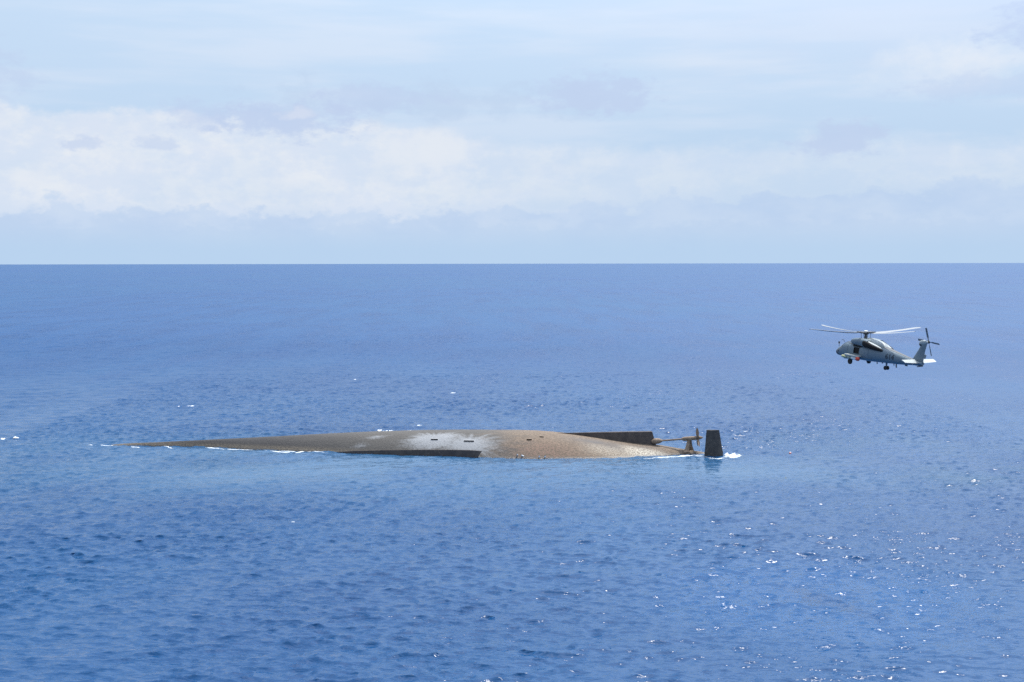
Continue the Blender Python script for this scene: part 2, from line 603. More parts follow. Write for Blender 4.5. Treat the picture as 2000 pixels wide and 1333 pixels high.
def cubic(x, xs, ys):
    """monotone-ish smooth interpolation (Catmull-Rom on uneven knots)"""
    x = np.asarray(x, float)
    m = np.gradient(ys, xs)
    i = np.clip(np.searchsorted(xs, x) - 1, 0, len(xs) - 2)
    h = xs[i + 1] - xs[i]
    t = np.clip((x - xs[i]) / h, 0, 1)
    return ((2 * t ** 3 - 3 * t ** 2 + 1) * ys[i] + (t ** 3 - 2 * t ** 2 + t) * h * m[i]
            + (-2 * t ** 3 + 3 * t ** 2) * ys[i + 1] + (t ** 3 - t ** 2) * h * m[i + 1])


def hull_b(X):
    return np.maximum(cubic(X, _sx, _sb), 0.2)


def hull_z(X):
    return cubic(X, _sx, _sz)


def hull_p(X):                                 # fullness of the section
    X = np.asarray(X, float)
    return 1.7 + 0.75 * smooth01(X, -70, -25) - 0.55 * smooth01(X, 8, 28)


def hull_surf(X, v):
    """height of the upturned bottom at axis position X and offset v towards the camera"""
    b, zr, p = hull_b(X), hull_z(X), hull_p(X)
    b = np.maximum(b, 0.6)
    zr = np.maximum(zr, -0.4)
    D0 = 1.6                                    # the sides plunge into the water below
    q = np.abs(v) / b
    return zr - (np.maximum(zr, 0.25)) * q ** p - D0 * np.maximum(q - 1, 0)


def make_hull():
    xs = np.arange(_sx[0], _sx[-1] + 0.01, 0.2)
    nv = 105
    qs = np.sin(np.linspace(-1, 1, nv) * np.pi / 2 * 0.82) / math.sin(np.pi / 2 * 0.82) * 1.75
    X = np.repeat(xs[:, None], nv, 1)
    b = np.maximum(hull_b(X), 0.6)
    V = qs[None, :] * b
    Z = hull_surf(X, V)
    # plating: shallow dents, long strakes
    r = np.random.default_rng(4)
    dent = np.zeros_like(X)
    for k in range(26):
        fx, fv = r.normal() * 0.55, r.normal() * 0.8
        dent += np.cos(fx * X + fv * V + r.uniform(0, 6.3)) / 26
    Z = Z + dent * 0.10 * smooth01(b, 0.6, 3.0)
    yaw = 13.0 / 119.0
    Wx = X - V * yaw * 0.99
    Wy = axis_d(X) - V
    P = np.stack([Wx - SHIP.x, Wy - SHIP.y, Z], -1)
    nx = len(xs)
    holes = []

    def hole(pxa, pxb, py0, py1):
        best = []
        for px, py in ((pxa, py0), (pxb, py1)):
            pr = project(P + np.array(SHIP))
            d = (pr[..., 0] - px) ** 2 + (pr[..., 1] - py) ** 2
            d[:, :nv // 2] = 1e9
            best.append(np.unravel_index(np.argmin(d), d.shape))
        (i0, j0), (i1, j1) = best
        i0, i1 = min(i0, i1), max(i0, i1)
        j0, j1 = min(j0, j1), max(j0, j1)
        holes.append((i0, max(i1, i0 + 2), j0, max(j1, j0 + 1)))

    hole(841, 855, 856.4, 858.8)
    hole(906, 926, 860.0, 862.6)
    hole(1029, 1038, 858.5, 859.2)
    hole(1054, 1062, 853.5, 854.2)
    idx = np.arange(nx * nv).reshape(nx, nv)
    keep = np.ones((nx - 1, nv - 1), bool)
    verts = P.reshape(-1, 3).tolist()
    extra = []
    for (i0, i1, j0, j1) in holes:
        keep[i0:i1, j0:j1] = False
        ring = [idx[i, j0] for i in range(i0, i1)] + [idx[i1, j] for j in range(j0, j1)] + \
               [idx[i, j1] for i in range(i1, i0, -1)] + [idx[i0, j] for j in range(j1, j0, -1)]
        base = len(verts)
        for k in ring:
            p = verts[k]
            verts.append([p[0], p[1] + 0.1, p[2] - 1.3])
        n = len(ring)
        for k in range(n):
            extra.append((ring[k], base + k, base + (k + 1) % n, ring[(k + 1) % n]))
        extra.append(tuple(range(base, base + n)))
    f = np.stack([idx[:-1, :-1], idx[1:, :-1], idx[1:, 1:], idx[:-1, 1:]], -1)[keep].tolist()
    f += extra
    f.append(tuple(idx[0, :].tolist()))
    f.append(tuple(idx[-1, ::-1].tolist()))
    me = bpy.data.meshes.new('hull')
    me.from_pydata(verts, [], f)
    for p in me.polygons:
        p.use_smooth = len(p.vertices) == 4
    # stains with a shape of their own, kept as attributes
    pr = project(P + np.array(SHIP)).reshape(-1, 2)
    N = len(verts)
    wx, vv = X.reshape(-1), V.reshape(-1)
    hx = [(X[i0, j0] + X[i1, j1]) / 2 for (i0, i1, j0, j1) in holes]
    hv = [(V[i0, j0] + V[i1, j1]) / 2 for (i0, i1, j0, j1) in holes]

    def streak(cx, cv, rx, rv, k, seed, inner=0.0):
        a = np.arctan2((vv - cv) / rv, (wx - cx) / rx)
        rad = np.hypot((vv - cv) / rv, (wx - cx) / rx)
        rr = np.random.default_rng(seed)
        s = np.zeros_like(a)
        for q in range(18):
            s += np.cos(a * rr.integers(3, k) + rr.uniform(0, 6.3)) / 6
        reach = 0.8 + 0.27 * np.clip(s, -1.5, 1.5)
        fan = np.clip(1.1 - rad / np.maximum(reach, 0.2), 0, 1)
        return 0.85 * fan + 0.15 * np.clip(1.1 - rad / 0.75, 0, 1)

    g = np.maximum(1.15 * streak(hx[0], hv[0], 10.5, 4.6, 34, 1), 1.1 * streak(hx[1], hv[1] + 0.8, 10.0, 5.0, 30, 2))

    def at(px, py):
        d = (pr[:, 0] - px) ** 2 + (pr[:, 1] - py) ** 2
        d = d.reshape(nx, nv)
        d[:, :nv // 2] = 1e9
        i, j = np.unravel_index(np.argmin(d), d.shape)
        return X[i, j], V[i, j]

    for px, py, rx, rv, a, sd in ((735, 853, 4.2, 1.6, 0.6, 3), (706, 868, 4.0, 1.5, 0.55, 4), (790, 861, 5.0, 0.8, 0.4, 5),
                                  (757, 850, 3.0, 1.0, 0.4, 6), (870, 868, 7.0, 3.5, 0.5, 7), (960, 866, 5.0, 3.5, 0.35, 9)):
        cx, cv = at(px, py)
        g = np.maximum(g, a * streak(cx, cv, rx, rv, 26, sd))
    cx, cv = at(1265, 888)
    pale = np.exp(-((wx - cx) / 5.0) ** 4 - ((vv - cv) / 1.6) ** 4)
    cx, cv = at(1215, 888)
    pale = np.maximum(pale, 0.45 * np.exp(-((wx - cx) / 7.0) ** 4 - ((vv - cv) / 1.5) ** 4))
    cx, cv = at(1062, 884)
    red = np.exp(-((wx - cx) / 7.0) ** 2 - ((vv - cv) / 2.6) ** 2)
    cx, cv = at(1175, 866)
    grey = np.exp(-((wx - cx) / 6.5) ** 2 - ((vv - cv) / 1.6) ** 2)
    cx, cv = at(1250, 876)
    grey = np.maximum(grey, 0.8 * np.exp(-((wx - cx) / 6.0) ** 2 - ((vv - cv) / 1.2) ** 2))
    for nm, arr in (('guano', g), ('pale', pale), ('red', red), ('grey', grey)):
        at_ = me.attributes.new(nm, 'FLOAT', 'POINT')
        full = np.zeros(N, np.float32)
        full[:len(arr)] = arr
        at_.data.foreach_set('value', full)
    o = bpy.data.objects.new('hull', me)
    COL.objects.link(o)
    o.parent = ship
    return o


def project(P):
    P = np.asarray(P, float)
    c, s = math.cos(PITCH), math.sin(PITCH)
    dz = P[..., 2] - CAM_H
    zc = P[..., 1] * c - dz * s
    yc = P[..., 1] * s + dz * c
    return np.stack([1000 + FPX * P[..., 0] / zc, 666.5 - FPX * yc / zc], -1)


def hull_material():
    m, t, b = mat_new('fouled hull plating')
    tc = t.add('ShaderNodeTexCoord').outputs['Object']
    x, y, z = t.sep(tc)
    n1 = t.noise(t.xyz(t.m('MULTIPLY', x, 0.25), y, z), 0.9, 6.0, 0.6)
    n2 = t.noise(tc, 2.6, 6.0, 0.65)
    n3 = t.noise(tc, 3.6, 4.0, 0.75)
    n4 = t.noise(t.xyz(t.m('MULTIPLY', x, 0.06), t.m('MULTIPLY', y, 0.5), t.m('MULTIPLY', z, 0.5)), 1.0, 5.0, 0.6)
    dark = t.mix(n2, (0.026, 0.026, 0.028), (0.072, 0.068, 0.065))
    mid = t.mix(n2, (0.055, 0.053, 0.05), (0.125, 0.117, 0.105))
    tan = t.mix(t.ss(n2, 0.3, 0.7), (0.118, 0.086, 0.061), (0.235, 0.178, 0.125))
    xj = t.m('ADD', x, t.m('MULTIPLY', t.m('SUBTRACT', n1, 0.5), 22.0))
    c = t.mix(t.ss(xj, -52.0, -20.0), dark, mid)
    c = t.mix(t.ss(xj, -8.0, 6.0), c, tan)
    # browner fringe just above the water at the bow half
    fr = t.m('MULTIPLY', t.ss(z, 1.1, 0.2), t.ss(x, -20.0, -40.0))
    c = t.mix(t.m('MULTIPLY', fr, t.ss(n2, 0.3, 0.7, 0.3, 0.9)), c, (0.19, 0.155, 0.11))
    c = t.mix(t.m('MULTIPLY', t.attr('red'), t.ss(n2, 0.4, 0.7, 0.0, 0.7)), c, (0.21, 0.105, 0.085))
    c = t.mix(t.m('MULTIPLY', t.attr('grey'), t.ss(n1, 0.3, 0.65, 0.3, 0.9)), c, (0.125, 0.12, 0.118))
    c = t.mix(t.m('MULTIPLY', t.attr('pale'), t.ss(n3, 0.38, 0.6, 0.1, 0.95)), c, (0.58, 0.53, 0.43))
    gn = t.m('ADD', t.attr('guano'), t.m('ADD', t.m('MULTIPLY', t.m('SUBTRACT', n4, 0.5), 0.9), t.m('MULTIPLY', t.m('SUBTRACT', n2, 0.5), 0.7)))
    c = t.mix(t.m('MULTIPLY', t.ss(gn, 0.2, 0.95, 0.0, 0.75), t.ss(t.attr('guano'), 0.0, 0.15)), c, (0.33, 0.345, 0.36))
    # barnacle speckle
    c = t.mix(t.ss(n3, 0.58, 0.74, 0.0, 0.22), c, (0.34, 0.30, 0.24))
    c = t.mix(t.ss(n3, 0.45, 0.30, 0.0, 0.4), c, (0.06, 0.05, 0.045))
    # wet band
    wet = t.ss(t.m('ADD', z, t.m('MULTIPLY', n2, 0.4)), 0.62, 0.25)
    c = t.mix(t.m('MULTIPLY', wet, 0.45), c, (0.05, 0.045, 0.04))
    t.put(b.inputs['Base Color'], c)
    t.put(b.inputs['Roughness'], t.m('SUBTRACT', 0.88, t.m('MULTIPLY', wet, 0.5)))
    bump = t.add('ShaderNodeBump')
    bump.inputs['Strength'].default_value = 0.6
    bump.inputs['Distance'].default_value = 0.16
    t.put(bump.inputs['Height'], t.m('ADD', n3, n2))
    t.l.new(bump.outputs[0], b.inputs['Normal'])
    return m


def rusty(name, a, b_, scale=1.6, spec=None):
    m, t, b = mat_new(name)
    tc = t.add('ShaderNodeTexCoord').outputs['Object']
    n = t.noise(tc, scale, 6.0, 0.65)
    n2 = t.noise(tc, scale * 4, 4.0, 0.65)
    c = t.mix(t.ss(n, 0.3, 0.7), a, b_)
    if spec:
        c = t.mix(t.ss(n2, 0.6, 0.72, 0.0, 0.7), c, spec)
    t.put(b.inputs['Base Color'], c)
    b.inputs['Roughness'].default_value = 0.85
    bump = t.add('ShaderNodeBump')
    bump.inputs['Strength'].default_value = 0.5
    bump.inputs['Distance'].default_value = 0.06
    t.put(bump.inputs['Height'], n2)
    t.l.new(bump.outputs[0], b.inputs['Normal'])
    return m


M_hull = hull_material()
M_fin = rusty('dark fouled plate', (0.060, 0.050, 0.047), (0.11, 0.088, 0.075), 0.8, (0.18, 0.145, 0.115))
M_shaft = rusty('rusty shaft', (0.17, 0.12, 0.085), (0.30, 0.225, 0.16), 2.0, (0.40, 0.33, 0.25))
M_rud = rusty('weedy rudder plate', (0.042, 0.040, 0.040), (0.085, 0.075, 0.066), 1.2, (0.16, 0.13, 0.10))
hull = make_hull()
hull.data.materials.append(M_hull)


def sl(p):                                       # world -> ship space
    return Vector(p) - SHIP


def ax_point(X, z, v=0.0):
    return sl((X, float(axis_d(X)) - v, z))


# skeg: the deep plate on the keel line
def make_skeg():
    x0, x1 = col_to_axis(1088)[0], col_to_axis(1275)[0]
    n = 40
    rings = []
    for i in range(n + 1):
        t = i / n
        X = x0 + (x1 - x0) * t
        px = 1088 + (1275 - 1088) * t
        D = float(axis_d(X))
        yt = np.interp(px, [1088, 1120, 1180, 1230, 1275], [847.6, 847.2, 845.8, 845.0, 844.6])
        zt = CAM_H - (yt - YH) * D / FPX
        zb = float(hull_surf(X, 0.0)) - 0.7
        w = 0.10 + 0.34 * min(1, t * 1.6)
        dx = 0.0
        if i == n:
            dx = 1.0                             # raked after edge
        rings.append([ax_point(X + dx * 0.95, zb, w), ax_point(X, zt - 0.06, w * 0.9), ax_point(X, zt, w * 0.65),
                      ax_point(X, zt, -w * 0.65), ax_point(X, zt - 0.06, -w * 0.9), ax_point(X + dx * 0.95, zb, -w)])
    return MB().loft(rings).build('skeg', M_fin, ship)


skeg = make_skeg()


def make_bilge():
    """long fin standing off the turn of the bilge on the near side"""
    pxs = np.linspace(618, 941, 70)
    yt = np.interp(pxs, [618, 640, 700, 760, 820, 880, 920, 941], [885.2, 883.2, 880.4, 879.2, 878.9, 879.0, 879.8, 881.6])
    rings = []
    for px, y in zip(pxs, yt):
        yn = np.interp(px, ST[:, 0], ST[:, 1])
        D = FPX * CAM_H / (yn + 0.3 - YH)
        D -= 0.3
        top = pw(px, y, d=D + 0.1)
        shift = 0.0
        foot = Vector((top.x, D, -1.0))
        if px > 936:
            foot.x -= 1.5
        off = Vector((0, 0.10, 0.03))
        rings.append([sl(foot), sl(top), sl(top + off), sl(foot + off)])
    return MB().loft(rings).build('bilge_keel', M_fin, ship)


make_bilge()

# propeller shaft with its bossing, strut and screw
SB = pw(1279, 862.6, d=249.55)
SE = pw(1373, 855.4, d=249.0)
sdir = (SE - SB).normalized()
slen = (SE - SB).length


def sp_at(px):
    return sl(SB + (SE - SB) * ((px - 1279) / (1373 - 1279)))


MB().tube([sp_at(1272), sp_at(1276), sp_at(1281), sp_at(1287), sp_at(1291), sp_at(1293)],
          [0.25, 0.5, 0.58, 0.52, 0.34, 0.2], 16).build('shaft_bossing', M_shaft, ship, smooth=True)
MB().tube([sp_at(1288), sp_at(1337)], 0.17, 14).build('propeller_shaft', M_shaft, ship, smooth=True)
MB().tube([sp_at(1331.5), sp_at(1334), sp_at(1337), sp_at(1350), sp_at(1356.5)], [0.25, 0.36, 0.42, 0.41, 0.38], 16).build(
    'strut_barrel', M_shaft, ship, smooth=True)


def leg(top, foot, chord):
    d = (foot - top).normalized()
    a = sdir * chord
    side = d.cross(sdir).normalized() * 0.09
    rings = []
    for t, k in ((0, 0.75), (0.55, 0.85), (0.85, 1.15), (1.0, 1.5)):
        p = top + (foot - top) * t
        rings.append([p - a * k * 0.5, p - a * 0.2 * k + side, p + a * 0.25 * k + side, p + a * 0.5 * k,
                      p + a * 0.25 * k - side, p - a * 0.2 * k - side])
    return MB().loft(rings)


bt = sp_at(1346)
leg(bt, sl(pw(1340, 884.5, d=247.9)), 0.85).build('strut_leg', M_shaft, ship)
leg(bt + Vector((0.1, 0.1, 0)), sl(pw(1349.5, 882.3, d=250.1)), 0.85).build('strut_leg', M_shaft, ship)

prop = MB().tube([sp_at(1356), sp_at(1357.5), sp_at(1361), sp_at(1366), sp_at(1370), sp_at(1373.5)],
                 [0.30, 0.40, 0.42, 0.36, 0.22, 0.03], 16).build('propeller', M_shaft, ship, smooth=True)
pc = sp_at(1362.5)
u1 = sdir.cross(Vector((0, 0, 1))).normalized()
u2 = u1.cross(sdir).normalized()


def screw_blade(ang):
    e = u1 * math.cos(ang) + u2 * math.sin(ang)
    tt = sdir.cross(e)
    rows = []
    for r, ch in ((0.3, 0.42), (0.7, 0.78), (1.1, 1.02), (1.5, 1.0), (1.8, 0.68), (1.98, 0.18)):
        pa = math.atan2(0.62, r * 0.9)            # pitch angle falls with radius
        cd = tt * math.cos(pa) + sdir * math.sin(pa)
        nrm = cd.cross(e)
        skew = 0.10 * (r / 1.98) ** 2
        row = []
        for s in (-0.5, -0.2, 0.15, 0.5):
            th = 0.05 * (1 - abs(s) * 1.6) * (1.2 - r / 2.2)
            row.append((pc + e * r + cd * (s * ch + skew) + nrm * th, pc + e * r + cd * (s * ch + skew) - nrm * th))
        rows.append([p[0] for p in row] + [p[1] for p in row[::-1]])
    return MB().loft(rows)


for k in range(5):
    screw_blade(R(97 + 72 * k)).build('blade', M_shaft, prop, smooth=True)


# rudder, standing clear of the stern
def make_rudder():
    D = 245.9
    root = None
    prof = [(-0.5, 0.0), (-0.42, 0.16), (-0.2, 0.27), (0.1, 0.24), (0.35, 0.12), (0.5, 0.02)]
    prof = prof + [(a, -b) for a, b in prof[::-1][1:-1]] if False else prof + [(0.5, -0.02), (0.35, -0.12), (0.1, -0.24), (-0.2, -0.27), (-0.42, -0.16)]

    def ring(yrow, pl, pr_, w=1.0):
        z = CAM_H - (yrow - YH) * D / FPX
        xa, xb = (pl - 1000) / FPX * D, (pr_ - 1000) / FPX * D
        return [sl(((xa + xb) / 2 + a * (xb - xa), D + b * 1.3 * w, z)) for a, b in prof]
    o = MB().loft([ring(884.4, 1378.9, 1414.2), ring(870, 1379.9, 1411.6), ring(850, 1381.3, 1408.2),
                   ring(843.2, 1381.8, 1407.0), ring(842.2, 1382.3, 1406.6, 0.85)]).build('rudder', M_rud, ship)
    MB().loft([ring(905, 1377, 1417), ring(893, 1377.9, 1415.2), ring(884.9, 1378.5, 1414.6), ring(884.2, 1379.1, 1413.9)]).build(
        'rudder_root', M_rud, o)
    return o


make_rudder()

# ---------------------------------------------------------------- the helicopter
HUB = Vector((41.58, 150.11, 29.11))
HY, HP, HR = R(113.48), R(3.92), R(0.6)
rotm = Matrix.Rotation(HY, 3, 'Z') @ Matrix.Rotation(-HP, 3, 'Y') @ Matrix.Rotation(HR, 3, 'X')
heli = empty('helicopter')
heli.matrix_world = Matrix.Translation(HUB + rotm @ Vector((0, 0, -3.75))) @ rotm.to_4x4()
tag(heli, 'grey naval helicopter numbered 614 hovering over the sea', 'helicopter')

M_grey = paint('naval grey paint', (0.13, 0.18, 0.215), 0.45, 0.08, 3.0, dirt=(0.085, 0.12, 0.145), dirt_amt=0.45)
M_litgrey = paint('sunlit grey paint', (0.34, 0.38, 0.38), 0.45, 0.08, 3.0, dirt=(0.24, 0.26, 0.26), dirt_amt=0.4)  # grey lightened as if sunlit, for upper fairings, stabilator and weapon pylon
M_dk = paint('dark grey metal', (0.075, 0.08, 0.085), 0.5, 0.2, 8.0)
M_trb = paint('tail rotor grey', (0.13, 0.15, 0.17), 0.5, 0.1, 4.0)
M_blk = paint('soot and shade black', (0.005, 0.005, 0.006), 0.9, 0.3, 5.0)  # exhaust soot, and painted shade for the hatch, intake and exhaust mouth
M_tyre = paint('tyre rubber', (0.022, 0.022, 0.023), 0.8, 0.2, 10.0)
M_blade = paint('blade grey', (0.24, 0.26, 0.27), 0.5, 0.1, 2.0)
M_white = paint('off-white paint', (0.72, 0.72, 0.69), 0.45, 0.06, 4.0)
M_yel = paint('pale yellow-green paint', (0.50, 0.50, 0.26), 0.5, 0.1, 4.0)
M_red = paint('red cap', (0.62, 0.07, 0.035), 0.45, 0.1, 5.0)
M_num = paint('dark number paint', (0.035, 0.05, 0.065), 0.6, 0.1, 5.0)
mg, tg, bgn = mat_new('cockpit glass')
bgn.inputs['Base Color'].default_value = (0.012, 0.02, 0.025, 1)
bgn.inputs['Roughness'].default_value = 0.06
M_glass = mg

FS = np.array([  # x, bottom, top, half width, squareness, centre shift of the widest line
    (4.66, 0.98, 1.30, 0.12, 2.2), (4.52, 0.84, 1.50, 0.40, 2.3), (4.2, 0.70, 1.70, 0.64, 2.5), (3.75, 0.62, 1.86, 0.80, 2.7),
    (3.3, 0.60, 2.16, 0.92, 2.8), (2.85, 0.60, 2.42, 1.02, 2.9), (2.3, 0.60, 2.50, 1.10, 3.0), (1.2, 0.60, 2.50, 1.17, 3.2),
    (-0.2, 0.60, 2.50, 1.18, 3.3), (-1.6, 0.64, 2.52, 1.17, 3.2), (-2.6, 0.70, 2.60, 1.10, 3.0), (-3.6, 0.76, 2.56, 0.97, 2.8),
    (-5.0, 0.84, 2.36, 0.78, 2.6), (-6.5, 0.95, 2.12, 0.58, 2.4), (-8.0, 1.10, 1.88, 0.42, 2.3), (-9.1, 1.22, 1.76, 0.33, 2.3),
    (-9.9, 1.34, 1.68, 0.22, 2.2)])


_fa = FS[::-1]
_fx = np.arange(-9.95, 5.0, 0.01)
_ft = [cubic(np.clip(_fx, -9.9, 4.66), _fa[:, 0], _fa[:, k]) for k in range(1, 5)]


def fs(x):
    i = min(max(int(round((x + 9.95) * 100)), 0), len(_fx) - 1)
    return [float(a[i]) for a in _ft]


def fus_pt(x, w, grow=0.0):
    zb, zt, hw, n = fs(x)
    c, s = math.cos(w), math.sin(w)
    f = lambda q: math.copysign(abs(q) ** (2 / n), q)
    hz, mz = (zt - zb) / 2, (zt + zb) / 2
    yy, zz = f(c) * (hw + grow), f(s) * (hz + grow)
    if s > 0:                                       # tumblehome above, roomier below
        yy *= 1 - 0.16 * (zz / hz) ** 2
    return Vector((x, yy, mz + zz))


def side_y(x, z, grow=0.0):
    """outline half width at height z (port side)"""
    lo, hi = -math.pi / 2, math.pi / 2
    for _ in range(40):
        m = (lo + hi) / 2
        if fus_pt(x, m).z < z:
            lo = m
        else:
            hi = m
    return fus_pt(x, lo).y + grow


NS = 40
xs_f = sorted(set([4.66, 4.6, 4.52, 4.4, 4.2] + list(np.arange(4.0, -9.95, -0.1).round(3)) + [-9.9]), reverse=True)
DOOR = (-0.42, 0.62, 1.30, 2.12)


def make_fuselage():
    ws = [2 * math.pi * (k + 0.5) / NS for k in range(NS)]
    vs_, fs_ = [], []
    for x in xs_f:
        for w in ws:
            vs_.append(fus_pt(x, w))
    n = NS
    opening = set()
    for i in range(len(xs_f) - 1):
        for j in range(n):
            q = (i * n + j, i * n + (j + 1) % n, (i + 1) * n + (j + 1) % n, (i + 1) * n + j)
            c = sum((vs_[k] for k in q), Vector()) / 4
            if c.y > 0.5 and DOOR[0] < c.x < DOOR[1] and DOOR[2] < c.z < DOOR[3]:
                opening.add(q)
                continue
            fs_.append(q)
    fs_.append(tuple(range(n)))
    k = (len(xs_f) - 1) * n
    fs_.append(tuple(range(k, k + n))[::-1])
    mb = MB().add(vs_, fs_)
    return mb.build('fuselage', M_grey, heli, smooth=True, auto=60)


fus = make_fuselage()
# black box painted as the shade inside the open hatch
MB().box((0.1, 0.60, 1.66), (1.5, 0.9, 1.25)).build('cabin_shade_box', M_blk, fus)


def skin_patch(name, x0, x1, w0, w1, mat, grow=0.012, nx=8, nw=8, parent=None, skew=0.0):
    """panel that follows the fuselage skin"""
    out, inn = [], []
    for i in range(nx + 1):
        for j in range(nw + 1):
            w = w0 + (w1 - w0) * j / nw
            x = x0 + (x1 - x0) * i / nx + skew * (j / nw - 0.5)
            out.append(fus_pt(x, w, grow))
            inn.append(fus_pt(x, w, -0.03))
    mb = MB()
    q = lambda i, j: i * (nw + 1) + j
    f = [(q(i, j), q(i + 1, j), q(i + 1, j + 1), q(i, j + 1)) for i in range(nx) for j in range(nw)]
    b = len(out)
    edge = [q(i, 0) for i in range(nx)] + [q(nx, j) for j in range(nw)] + [q(i, nw) for i in range(nx, 0, -1)] + [q(0, j) for j in range(nw, 0, -1)]
    f += [(edge[k], edge[(k + 1) % len(edge)], b + edge[(k + 1) % len(edge)], b + edge[k]) for k in range(len(edge))]
    mb.add(out + inn, f)
    return mb.build(name, mat, parent or fus, smooth=True, auto=50)


for s in (1, -1):
    def W(a, s=s):
        return R(a) if s > 0 else math.pi - R(a)
    skin_patch('windscreen_pane', 3.72, 3.08, W(50), W(88), M_glass, skew=0.0)
    skin_patch('cockpit_side_window', 3.55, 3.02, W(14), W(44), M_glass, skew=-0.25)
    skin_patch('cockpit_lower_window', 4.1, 3.75, W(-12), W(12), M_glass)
    skin_patch('cockpit_door_panel', 2.92, 1.75, W(-30), W(30), M_grey, grow=0.015)
skin_patch('overhead_window', 2.75, 2.3, R(70), R(110), M_glass)
skin_patch('door_track', 1.9, -0.2, R(44), R(49), M_dk, grow=0.03)
skin_patch('cabin_door_panel', -0.55, -2.0, R(-28), R(28), M_grey, grow=0.018)
skin_patch('spine_cover', -3.3, -8.6, R(72), R(108), M_dk, grow=0.02, nx=30)
skin_patch('side_rail', 0.4, -2.6, R(-26), R(-22), M_grey, grow=0.06, nx=16, nw=2)

# nose: radome chin, sensor turret
MB().loft([[Vector((x, r * math.cos(w), z + r * 0.85 * math.sin(w))) for w in [2 * math.pi * k / 18 for k in range(18)]]
           for x, r, z in ((4.3, 0.52, 1.0), (4.6, 0.50, 0.99), (4.80, 0.40, 0.98), (4.90, 0.22, 0.98), (4.93, 0.05, 0.98))]).build(
    'nose_radome', M_dk, heli, smooth=True, auto=60)
MB().tube([(3.0, 0.2, 0.66), (3.0, 0.2, 0.5), (3.0, 0.2, 0.36)], [0.42, 0.42, 0.3], 18).build('belly_radome', M_grey, heli, smooth=True)
MB().tube([(4.35, 0.35, 1.65), (4.35, 0.35, 2.05)], 0.03, 8).box((4.37, 0.35, 2.12), (0.06, 0.2, 0.24)).build('nose_mirror', M_dk, heli)
MB().tube([(3.15, 0.55, 2.32), (3.15, 0.6, 2.55), (3.55, 0.62, 2.6)], 0.03, 6).build('pitot_probe', M_dk, heli)


def ellipse_ring(x, y, z, ry, rz, n=2.4, m=22):
    f = lambda q: math.copysign(abs(q) ** (2 / n), q)
    return [Vector((x, y + ry * f(math.cos(2 * math.pi * k / m)), z + rz * f(math.sin(2 * math.pi * k / m)))) for k in range(m)]


# centre pylon fairing (in front of and behind the mast)
MB().loft([ellipse_ring(2.35, 0, 2.46, 0.30, 0.10), ellipse_ring(2.0, 0, 2.54, 0.44, 0.26), ellipse_ring(1.2, 0, 2.62, 0.52, 0.42),
           ellipse_ring(0.3, 0, 2.66, 0.55, 0.46), ellipse_ring(-0.6, 0, 2.68, 0.58, 0.50)]).build('front_pylon_fairing', M_grey, heli, smooth=True)
MB().loft([ellipse_ring(-0.62, 0, 2.70, 0.52, 0.56), ellipse_ring(-1.2, 0, 2.72, 0.62, 0.56), ellipse_ring(-2.2, 0, 2.68, 0.62, 0.52),
           ellipse_ring(-3.0, 0, 2.62, 0.52, 0.44), ellipse_ring(-3.5, 0, 2.55, 0.40, 0.34), ellipse_ring(-3.8, 0, 2.46, 0.22, 0.14)]).build(
    'rear_pylon_fairing', M_litgrey, heli, smooth=True)
for s in (1, -1):
    # engine nacelle with a round intake ahead and the exhaust mouth behind
    nac = MB().loft([ellipse_ring(1.45, s * 0.74, 2.66, 0.20, 0.20), ellipse_ring(1.35, s * 0.75, 2.67, 0.27, 0.28),
                     ellipse_ring(0.9, s * 0.78, 2.71, 0.36, 0.37), ellipse_ring(0.0, s * 0.80, 2.76, 0.42, 0.46),
                     ellipse_ring(-1.0, s * 0.84, 2.72, 0.46, 0.48), ellipse_ring(-1.7, s * 0.88, 2.66, 0.45, 0.45)]).build(
        'engine_nacelle', M_grey, heli, smooth=True)
    MB().tube([(1.42, s * 0.74, 2.66), (1.50, s * 0.74, 2.66)], [0.17, 0.15], 16).build('intake', M_blk, nac)
    # outboard, rearward-facing exhaust trough, black for its soot and the shade in its mouth
    ex = MB().loft([ellipse_ring(-1.05, s * 1.04, 2.70, 0.28, 0.36), ellipse_ring(-1.45, s * 1.13, 2.66, 0.27, 0.385),
                    ellipse_ring(-1.95, s * 1.13, 2.58, 0.25, 0.34), ellipse_ring(-2.6, s * 1.07, 2.45, 0.22, 0.27),
                    ellipse_ring(-3.3, s * 0.97, 2.33, 0.18, 0.23), ellipse_ring(-3.9, s * 0.86, 2.23, 0.12, 0.15),
                    ellipse_ring(-4.1, s * 0.80, 2.20, 0.05, 0.06)])
    ex.build('exhaust_duct', M_blk, heli, smooth=True)
    # fairing lip above the exhaust
    MB().loft([ellipse_ring(-1.25, s * 0.90, 2.86, 0.30, 0.26), ellipse_ring(-2.0, s * 0.90, 2.72, 0.28, 0.22),
               ellipse_ring(-2.9, s * 0.80, 2.54, 0.24, 0.18), ellipse_ring(-3.8, s * 0.66, 2.36, 0.14, 0.10)]).build(
        'exhaust_fairing', M_litgrey, heli, smooth=True)

